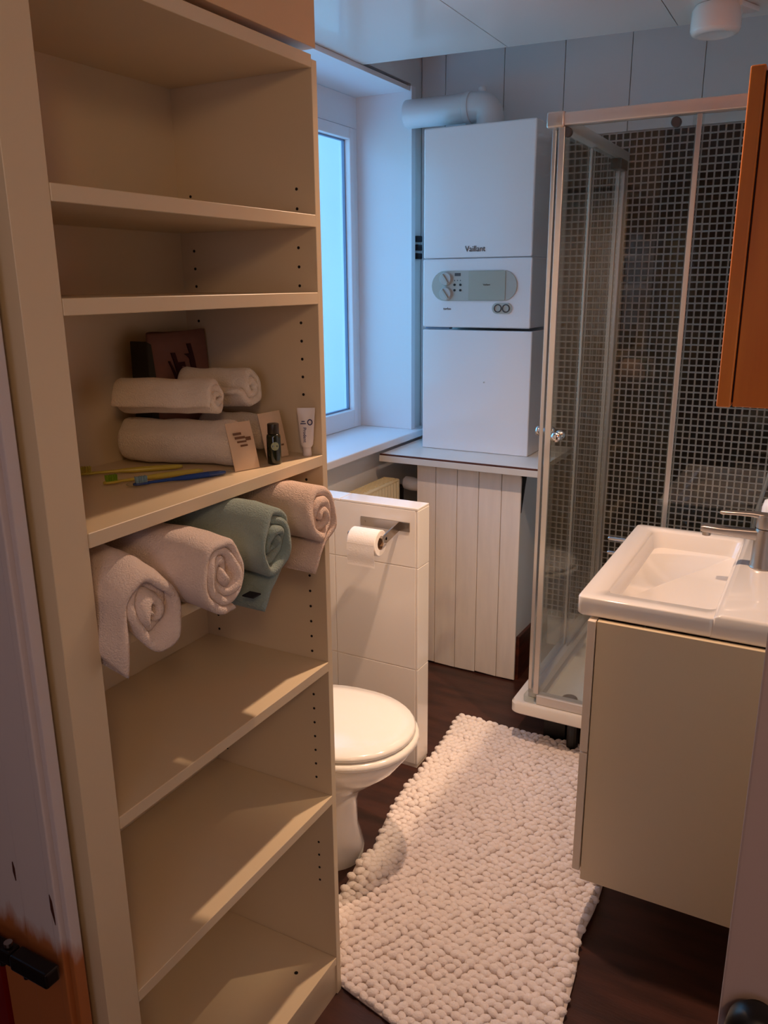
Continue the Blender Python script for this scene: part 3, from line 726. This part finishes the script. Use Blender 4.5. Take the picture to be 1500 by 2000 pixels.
obj('cistern_lid', loft([[Vector((x, y, z)) for x, y in rrect(-1.560+i, -1.378-i, TY-0.192+i, TY+0.192-i, 0.03)] for z, i in ((0.7455, 0.002), (0.750, 0.0), (0.768, 0.0), (0.776, 0.008))]), M['ceramic'], to, smooth=True, angle=50)
obj('flush_button', lathe([(0.022, 0.776), (0.022, 0.780), (0.019, 0.782)], (-1.47, TY, 0), 20), M['chrome'], to, smooth=True, angle=40)
# paper holder and roll
ph = thing('paper_holder', (-1.15, 2.12, 0.80), 'brushed metal toilet paper holder screwed to the tiled partition', 'holder')
obj('wall_plate', box(-1.240, -1.068, PY0-0.0035, PY0-0.0003, 0.812, 0.842, 0.001), M['nickel'], ph)
obj('arm', prism([(PY0-0.0036, 0.842), (PY0-0.0036, 0.812), (2.045, 0.796), (2.030, 0.800), (2.026, 0.812), (2.033, 0.824)], 'x', -1.108, -1.103, bev=0.0008), M['nickel'], ph)
obj('spindle', cyl((-1.103, 2.043, 0.811), (-1.235, 2.043, 0.811), 0.0060, n=16, bev=0.001), M['nickel'], ph, smooth=True, angle=40)
for x in (-1.082, -1.225): obj('screw', cyl((x, PY0-0.0036, 0.827), (x, PY0-0.006, 0.827), 0.0035, n=12), M['nickel'], ph)
rl = thing('toilet_roll', (-1.175, 2.043, 0.77), 'white toilet paper roll on the metal holder', 'toilet paper')
x0, x1 = -1.218, -1.122; cy_, cz_ = 2.043, 0.7935; ro, ri = 0.040, 0.020
def rr_(x, r, n=32): return [Vector((x, cy_+r*math.cos(2*PI*i/n), cz_+r*math.sin(2*PI*i/n))) for i in range(n)]
b = bmesh.new(); L_ = [rr_(x0, ri), rr_(x0, ro-0.002), rr_(x0+0.002, ro), rr_(x1-0.002, ro), rr_(x1, ro-0.002), rr_(x1, ri), rr_(x0, ri)]
loft(L_, b, cap=(False, False)); obj('paper', b, M['paper'], rl, smooth=True, angle=40)
b = bmesh.new(); loft([rr_(x0+0.001, ri-0.0001), rr_(x1-0.001, ri-0.0001), rr_(x1-0.001, ri-0.0015), rr_(x0+0.001, ri-0.0015), rr_(x0+0.001, ri-0.0001)], b, cap=(False, False)); obj('core', b, M['card'], rl, smooth=True)
b = bmesh.new(); prev = None
for i in range(12):
    z = cz_+0.004-0.072*i/11; y = cy_-ro-0.0006-0.003*math.sin(i*0.5)*i/11
    cur = [b.verts.new((x0+0.001, y, z)), b.verts.new((x1-0.001, y, z)), b.verts.new((x1-0.001, y-0.0006, z)), b.verts.new((x0+0.001, y-0.0006, z))]
    if prev:
        for k in range(4): b.faces.new((prev[k], prev[(k+1) % 4], cur[(k+1) % 4], cur[k]))
    else: b.faces.new(cur)
    prev = cur
b.faces.new(prev[::-1]); obj('loose_sheet', b, M['paper'], rl)

# =================================================================== SHOWER
sh = thing('shower_cabin', (-0.4, 2.84, 0), 'corner shower cabin with clear glass and pale metal rails', 'shower')
SX, SY = -0.822, 2.395     # tray corner
TZ = 0.176
def trayloop(i, z, r=0.03): return [Vector((x, y, z)) for x, y in rrect(SX+i, 0.055-i, SY+i, 3.255-i, max(r-i*0.2, 0.012))]
tray = obj('tray', loft([trayloop(0.004, 0.134), trayloop(0.0, 0.138), trayloop(0.0, 0.168), trayloop(0.006, TZ), trayloop(0.055, TZ), trayloop(0.062, TZ-0.006), trayloop(0.085, 0.142), trayloop(0.11, 0.140), trayloop(0.3, 0.138)]), M['acrylic'], sh, smooth=True, angle=40)
obj('drain', lathe([(0.026, 0.0), (0.026, 0.008), (0.02, 0.012), (0.004, 0.013)], (-0.66, 2.56, 0.1395), 20), M['nickel'], sh, smooth=True, angle=40)
for (x, y) in ((-0.62, 2.47), (-0.1, 2.5), (-0.70, 3.15), (-0.1, 3.15)):
    obj('foot', cyl((x, y, 0), (x, y, 0.134), 0.02, n=14), M['black'], sh)
obj('support_block', box(-0.73, -0.655, 2.50, 2.60, 0, 0.133), M['black'], sh)
obj('support_batten', box(-0.60, 0.05, 2.52, 2.56, 0.04, 0.128), M['skirting'], sh)
GX, GY = -0.760, 2.428
# rails top and bottom
def rail(x0, x1, y0, y1, z0, z1, nm): return obj(nm, box(x0, x1, y0, y1, z0, z1, 0.004, 3), M['aluwhite'], sh, smooth=True, angle=40)
rail(GX+0.018, 0.058, GY-0.020, GY+0.020, 1.962, 1.995, 'top_rail')
rail(GX-0.018, GX+0.022, GY+0.020, 3.255, 1.962, 1.995, 'top_rail')
rail(GX+0.024, 0.058, GY-0.018, GY+0.018, TZ, TZ+0.034, 'bottom_rail')
rail(GX-0.018, GX+0.018, GY+0.024, 3.255, TZ, TZ+0.034, 'bottom_rail')
obj('corner_cap', box(GX-0.022, GX+0.030, GY-0.024, GY+0.026, 1.957, 1.999, 0.006, 3), M['alu'], sh, smooth=True, angle=40)
obj('corner_cap', box(GX-0.020, GX+0.026, GY-0.020, GY+0.026, TZ+0.0004, TZ+0.030, 0.008, 3), M['clear'], sh, smooth=True, angle=40)
# glass: sliding and fixed panes on each side
pt, pb = 1.960, TZ+0.036
def pane(x0, x1, y0, y1): return obj('glass_pane', box(x0, x1, y0, y1, pb, pt), M['glass'], sh)
pane(GX+0.030, -0.365, GY-0.010, GY-0.006)
pane(-0.395, 0.05, GY+0.006, GY+0.010)
pane(GX-0.010, GX-0.006, GY+0.030, 2.86)
pane(GX+0.006, GX+0.010, 2.83, 3.235)
def prof(x0, x1, y0, y1, nm='seal_strip', m_='alu'): return obj(nm, box(x0, x1, y0, y1, pb, pt, 0.0015, 2), M[m_], sh)
prof(GX+0.012, GX+0.030, GY-0.014, GY-0.002, 'door_edge'); prof(GX-0.014, GX-0.002, GY+0.012, GY+0.030, 'door_edge')
prof(-0.383, -0.370, GY-0.012, GY-0.004); prof(GX-0.012, GX-0.004, 2.840, 2.858)
obj('wall_profile', box(GX-0.012, GX+0.016, 3.225, 3.255, pb, pt, 0.002), M['alu'], sh)
obj('wall_profile', box(GX-0.003, GX+0.012, 3.160, 3.175, pb, pt, 0.002), M['alu'], sh)
# knobs: inner and outer on each sliding door
def knob(c, ax):
    c = Vector(c); ax = Vector(ax)
    for s in (-1, 1):
        p = c+ax*s*0.003
        u, v = frame(ax)
        b = loft([ring(p+ax*s*d, u, v, r, n=20) for d, r in ((0, .008), (.008, .007), (.012, .014), (.020, .0165), (.026, .013), (.028, .004))])
        obj('door_knob', b, M['chrome'], sh, smooth=True, angle=60)
knob((-0.708, GY-0.008, 1.090), (0, 1, 0)); knob((GX-0.008, 2.485, 1.090), (1, 0, 0))
for (x, y) in ((-0.725, GY-0.001), (-0.435, GY-0.001)):
    obj('roller', cyl((x, y-0.012, 1.945), (x, y+0.006, 1.945), 0.013, n=18, bev=0.002), M['darkgrey'], sh, smooth=True, angle=40)
obj('roller_block', box(GX-0.008, GX+0.03, 3.10, 3.20, 1.925, 1.960, 0.004), M['black'], sh)
# mixer, riser and hose on the tiles
mx_ = thing('shower_mixer', (-0.05, 3.24, 1.0), 'grey shower hose hanging in front of the dark mosaic', 'shower')
obj('hose', tube([(-0.02, 3.20, 1.7), (-0.05, 3.20, 1.4), (-0.10, 3.20, 1.1), (-0.145, 3.20, 0.89), (-0.177, 3.20, 0.718), (-0.188, 3.20, 0.60), (-0.165, 3.20, 0.52), (-0.11, 3.21, 0.56), (-0.07, 3.22, 0.70), (-0.03, 3.23, 0.9)], 0.0075, n=12), M['alu'], mx_, smooth=True)
obj('mixer_bar', cyl((-0.03, 3.235, 0.93), (0.058, 3.235, 0.93), 0.02, n=18, bev=0.003), M['chrome'], mx_, smooth=True, angle=40)

# =================================================================== VANITY
va = thing('vanity_cabinet', (-0.17, 1.98, 0.17), 'cream wall hung vanity cabinet under the basin', 'cabinet')
obj('side_panel', box(-0.3785, 0.055, 1.660, 1.676, 0.172, 0.8345, 0.0008, 1), M['vanity'], va)
obj('side_panel', box(-0.3785, 0.055, 2.264, 2.280, 0.172, 0.8345, 0.0008, 1), M['vanity'], va)
obj('bottom_panel', box(-0.3785, 0.055, 1.6762, 2.2638, 0.172, 0.188), M['vanity'], va)
obj('back_panel', box(0.047, 0.055, 1.6762, 2.2638, 0.1882, 0.82), M['vanity'], va)
obj('drawer_front', box(-0.3985, -0.3810, 1.657, 2.283, 0.5135, 0.834, 0.0015, 2), M['vfront'], va)
obj('drawer_front', box(-0.3985, -0.3810, 1.657, 2.283, 0.196, 0.5095, 0.0015, 2), M['vfront'], va)
# basin: outer body with a rectangular bowl and a flat tap deck
ba = thing('washbasin', (-0.19, 1.98, 0.826), 'white rectangular ceramic washbasin on the cream cabinet', 'washbasin')
bx0, bx1, by0, by1, bz = -0.428, -0.142, 1.672, 2.296, 0.884
def rl_(x0, x1, y0, y1, r, z): return [Vector((x, y, z)) for x, y in rrect(x0, x1, y0, y1, r, 6)]
rz = 0.881
b = loft([rl_(bx0+0.004, bx1-0.002, by0+0.004, by1-0.004, 0.012, 0.838), rl_(bx0, bx1, by0, by1, 0.014, 0.842), rl_(bx0, bx1, by0, by1, 0.014, rz-0.003), rl_(bx0+0.001, bx1-0.001, by0+0.001, by1-0.001, 0.014, rz-0.001), rl_(bx0+0.003, bx1-0.003, by0+0.003, by1-0.003, 0.013, rz),
      rl_(bx0+0.050, bx1-0.006, by0+0.048, by1-0.040, 0.022, rz), rl_(bx0+0.0535, bx1-0.009, by0+0.052, by1-0.043, 0.022, rz-0.004), rl_(bx0+0.060, bx1-0.013, by0+0.062, by1-0.052, 0.028, rz-0.035),
      rl_(bx0+0.070, bx1-0.020, by0+0.078, by1-0.065, 0.032, rz-0.062), rl_(bx0+0.084, bx1-0.034, by0+0.100, by1-0.085, 0.034, rz-0.077), rl_(bx0+0.100, bx1-0.050, by0+0.120, by1-0.105, 0.034, rz-0.082), rl_(bx0+0.118, bx1-0.068, by0+0.145, by1-0.130, 0.034, rz-0.0835)], cap=(True, True))
obj('bowl', b, M['ceramic'], ba, smooth=True, angle=60)
obj('tap_deck', loft([rl_(-0.152, 0.060, by0+0.003, by1-0.003, 0.003, 0.838), rl_(-0.152, 0.060, by0+0.0006, by1-0.0006, 0.004, 0.842), rl_(-0.1480, 0.060, by0+0.0006, by1-0.0006, 0.005, 0.883), rl_(-0.139, 0.060, by0+0.003, by1-0.003, 0.005, 0.888), rl_(-0.134, 0.058, by0+0.008, by1-0.008, 0.005, 0.8895)]), M['ceramic'], ba, smooth=True, angle=60)
obj('waste', lathe([(0.028, 0), (0.028, 0.003), (0.02, 0.005), (0.003, 0.005)], (-0.272, 1.99, rz-0.0834), 24), M['chrome'], ba, smooth=True, angle=40)
# tap
ta = thing('mixer_tap', (-0.086, 2.03, 0.8897), 'satin steel mixer tap on the basin deck', 'tap')
TXc, TYc, TZc = -0.086, 2.03, 0.8897
obj('body', lathe([(0.029, 0), (0.030, 0.002), (0.0275, 0.006), (0.0245, 0.085), (0.0235, 0.094), (0.0225, 0.0955)], (TXc, TYc, TZc), 32), M['tapmetal'], ta, smooth=True, angle=50)
sp = loft([[Vector((x, TYc+yy, TZc+zz)) for yy, zz in rrect(-w, w, z0, z1, 0.004, 3)] for x, w, z0, z1 in ((TXc-0.012, .016, .066, .090), (TXc-0.05, .0155, .068, .088), (TXc-0.10, .0150, .070, .086), (TXc-0.135, .0145, .071, .087), (TXc-0.143, .012, .073, .085))])
obj('spout', sp, M['tapmetal'], ta, smooth=True, angle=50)
obj('aerator', cyl((TXc-0.130, TYc, TZc+0.072), (TXc-0.130, TYc, TZc+0.062), 0.010, n=18), M['nickel'], ta, smooth=True, angle=40)
obj('cartridge', lathe([(0.0225, 0.0965), (0.0245, 0.098), (0.0250, 0.122), (0.0235, 0.128), (0.012, 0.131), (0.003, 0.131)], (TXc, TYc, TZc), 32), M['tapmetal'], ta, smooth=True, angle=50)
lv = loft([[Vector((x, TYc+yy, TZc+zz)) for yy, zz in rrect(-w, w, z0, z1, 0.003, 3)] for x, w, z0, z1 in ((TXc, .018, .116, .130), (TXc-0.03, .014, .122, .131), (TXc-0.065, .011, .121, .129), (TXc-0.098, .010, .119, .127), (TXc-0.104, .008, .120, .126))])
obj('lever', lv, M['tapmetal'], ta, smooth=True, angle=50)
# soap bottle behind the tap
sb = thing('soap_bottle', (-0.082, 2.215, 0.890), 'white soap bottle at the right edge behind the tap', 'bottle')
obj('body', lathe([(0.026, 0), (0.029, 0.003), (0.029, 0.10), (0.024, 0.118), (0.011, 0.125), (0.011, 0.135)], (-0.082, 2.215, 0.890), 24), M['upvc'], sb, smooth=True, angle=50)
obj('pump', lathe([(0.013, 0.1352), (0.013, 0.150), (0.006, 0.151), (0.005, 0.168), (0.012, 0.170), (0.012, 0.178), (0.004, 0.180)], (-0.082, 2.215, 0.890), 20), M['upvc'], sb, smooth=True, angle=50)
# double towel arm on the far end of the vanity
ar = thing('towel_arm', (-0.40, 2.32, 0.79), 'pair of chrome towel arms sticking out behind the basin', 'rail')
for z in (0.812, 0.768):
    obj('arm', tube([(-0.33, 2.29, z), (-0.34, 2.335, z), (-0.37, 2.345, z), (-0.515, 2.345, z), (-0.52, 2.345, z)], [0.005, 0.006, 0.006, 0.006, 0.003], n=12), M['chrome'], ar, smooth=True)
obj('plate', box(-0.345, -0.315, 2.2805, 2.289, 0.755, 0.828, 0.002), M['chrome'], ar)

# =================================================================== ORANGE WALL CABINET
oc = thing('wall_cabinet', (-0.05, 1.96, 1.315), 'orange wood wall cabinet at the right edge above the basin', 'cabinet')
obj('side_panel', box(-0.1545, 0.058, 1.660, 1.676, 1.315, 1.895, 0.001, 1), M['orange'], oc)
obj('side_panel', box(-0.1545, 0.058, 2.244, 2.260, 1.315, 1.895, 0.001, 1), M['orange'], oc)
obj('top_panel', box(-0.1545, 0.058, 1.6762, 2.2438, 1.880, 1.895), M['orange'], oc)
obj('bottom_panel', box(-0.1545, 0.058, 1.6762, 2.2438, 1.315, 1.330), M['orange'], oc)
obj('door_gap_shade', box(-0.1575, -0.1548, 1.668, 2.252, 1.322, 1.888), M['gapshade'], oc)  # dark strip that paints the shade in the gap behind the door
obj('door', box(-0.1830, -0.1578, 1.658, 2.262, 1.313, 1.897, 0.003, 3), M['orange'], oc)

# =================================================================== SMOKE DETECTOR
sd = thing('ceiling_detector', (-0.40, 2.70, 2.26), 'white round detector on a plate under the low ceiling', 'detector')
pl = prism([(-0.462, 2.70), (-0.452, 2.765), (-0.312, 2.785), (-0.298, 2.775), (-0.335, 2.69)], 'z', ZC-0.016, ZC-0.0005, bev=0.004)
obj('plate', pl, M['smoke'], sd, smooth=True, angle=40)
obj('body', lathe([(0.060, 0.0), (0.0665, -0.012), (0.0675, -0.045), (0.0675, -0.062), (0.062, -0.071), (0.050, -0.075), (0.046, -0.0735), (0.004, -0.0735)], (-0.402, 2.715, ZC-0.001), 36), M['smoke'], sd, smooth=True, angle=50)

# =================================================================== BATH MAT
bmt = thing('bath_mat', (-0.68, 1.85, 0.0), 'white bobbled chenille bath mat lying rumpled on the dark floor', 'bath mat')
NLc, NRc, FRc, FLc = Vector((-0.955, 1.300)), Vector((-0.300, 1.150)), Vector((-0.430, 2.490)), Vector((-1.055, 2.497))
def mat_xy(u, v):
    p = (NLc*(1-u)+NRc*u)*(1-v)+(FLc*(1-u)+FRc*u)*v
    p = p.copy()
    p.x += 0.020*(1-u)**3*math.exp(-((p.y-1.66)/0.14)**2)
    p.x += 0.006*math.sin(v*9)*(1-u)**2-0.012*math.sin(v*5+1)*u**4
    p.x -= 0.012*u**6*math.exp(-((v-0.37)/0.05)**2)
    return p
def mat_h(x, y):
    h = 0.036*math.exp(-((y-1.60+0.35*(x+0.93))/0.055)**2)*math.exp(-((x+0.96)/0.11)**2)
    h += 0.010*math.exp(-((y-1.98)/0.10)**2)*math.exp(-((x+0.98)/0.09)**2)
    h += 0.006*math.exp(-((y-1.47)/0.06)**2)*math.exp(-((x+0.60)/0.25)**2)
    h += 0.004*(1+noise.noise(Vector((x*6, y*6, 0))))*0.6
    h += 0.014*math.exp(-((y-1.72)/0.07)**2)*math.exp(-((x+0.36)/0.05)**2)
    return h
b = bmesh.new(); NU, NV = 34, 72; G = []
for j in range(NV+1):
    row = []
    for i in range(NU+1):
        p = mat_xy(i/NU, j/NV); row.append((b.verts.new((p.x, p.y, 0.006+mat_h(p.x, p.y))), b.verts.new((p.x, p.y, 0.001+mat_h(p.x, p.y)*0.9))))
    G.append(row)
for j in range(NV):
    for i in range(NU):
        for k in (0, 1): b.faces.new((G[j][i][k], G[j][i+1][k], G[j+1][i+1][k], G[j+1][i][k]))
for j in range(NV):
    for i in (0, NU): b.faces.new((G[j][i][0], G[j+1][i][0], G[j+1][i][1], G[j][i][1]))
for i in range(NU):
    for j in (0, NV): b.faces.new((G[j][i][0], G[j][i+1][0], G[j][i+1][1], G[j][i][1]))
obj('backing', b, M['rugbase'], bmt, smooth=True)
ib = bmesh.new(); bmesh.ops.create_icosphere(ib, subdivisions=2, radius=1.0); iv = [v.co.copy() for v in ib.verts]; iff = [tuple(v.index for v in f.verts) for f in ib.faces]; ib.free()
verts = []; faces = []
nu, nv = 29, 66
for j in range(nv):
    for i in range(nu):
        u = (i+0.5+(0.5 if j % 2 else 0))/(nu+0.5); v = (j+0.5)/nv
        p = mat_xy(u, v); p.x += random.uniform(-.0025, .0025); p.y += random.uniform(-.0025, .0025)
        h = mat_h(p.x, p.y); rx = 0.0128*random.uniform(.92, 1.06); ry = 0.0116*random.uniform(.92, 1.06); rz = 0.0105*random.uniform(.85, 1.10)
        sh_x, sh_y = random.uniform(-.35, .35), random.uniform(-.45, .25)
        a = random.gauss(0.2, 0.5); ca, sa = math.cos(a), math.sin(a)
        e = 1.12; n0 = len(verts)
        for w in iv:
            X = w.x*rx*e; Y = w.y*ry/e; Z = w.z*rz
            X, Y = X*ca-Y*sa, X*sa+Y*ca
            verts.append((p.x+X+sh_x*(Z+rz)*0.5, p.y+Y+sh_y*(Z+rz)*0.5, 0.0058+h+rz*0.50+Z))
        faces += [tuple(n0+q for q in f) for f in iff]
off = bmt.location
me = bpy.data.meshes.new('pile'); me.from_pydata([(x-off.x, y-off.y, z-off.z) for x, y, z in verts], [], faces); me.materials.append(M['rug'])
for pgn in me.polygons: pgn.use_smooth = True
po = bpy.data.objects.new('pile', me); C.objects.link(po); po.parent = bmt; po['kind'] = 'stuff'

# =================================================================== DOOR LATCH, KNOB
la = thing('door_latch', (-0.92, 0.58, 0.60), 'dark metal latch bar on the red door at the bottom left', 'latch')
lz = 0.640
b = box(-1.06, -0.905, 0.563, 0.583, lz-0.013, lz+0.010, 0.003, 2); obj('bar', b, M['latch'], la)
obj('grip', box(-0.904, -0.829, 0.561, 0.585, lz-0.015, lz+0.010, 0.004, 3), M['latch'], la)
obj('slot_pin', cyl((-0.917, 0.573, lz+0.012), (-0.917, 0.573, lz+0.018), 0.006, n=12), M['nickel'], la)
for x in (-0.935, -0.885): obj('peg', cyl((x, 0.573, lz-0.013), (x, 0.573, lz-0.028), 0.005, n=12), M['latch'], la)
obj('mounting', box(-1.06, -1.0, 0.584, 0.5995, lz-0.012, lz+0.012), M['latch'], la)
kn = thing('door_stop', (0.05, 0.79, 0.74), 'black rounded knob on the right door jamb at the bottom corner', 'knob')
b = loft([ring(Vector((0.016, 0.8495-d, 0.742)), (1, 0, 0), (0, 0, 1), r, n=28) for d, r in ((0, .018), (.012, .018), (.014, .029), (.034, .032), (.046, .027), (.050, .010))])
obj('knob', b, M['black'], kn, smooth=True, angle=60)
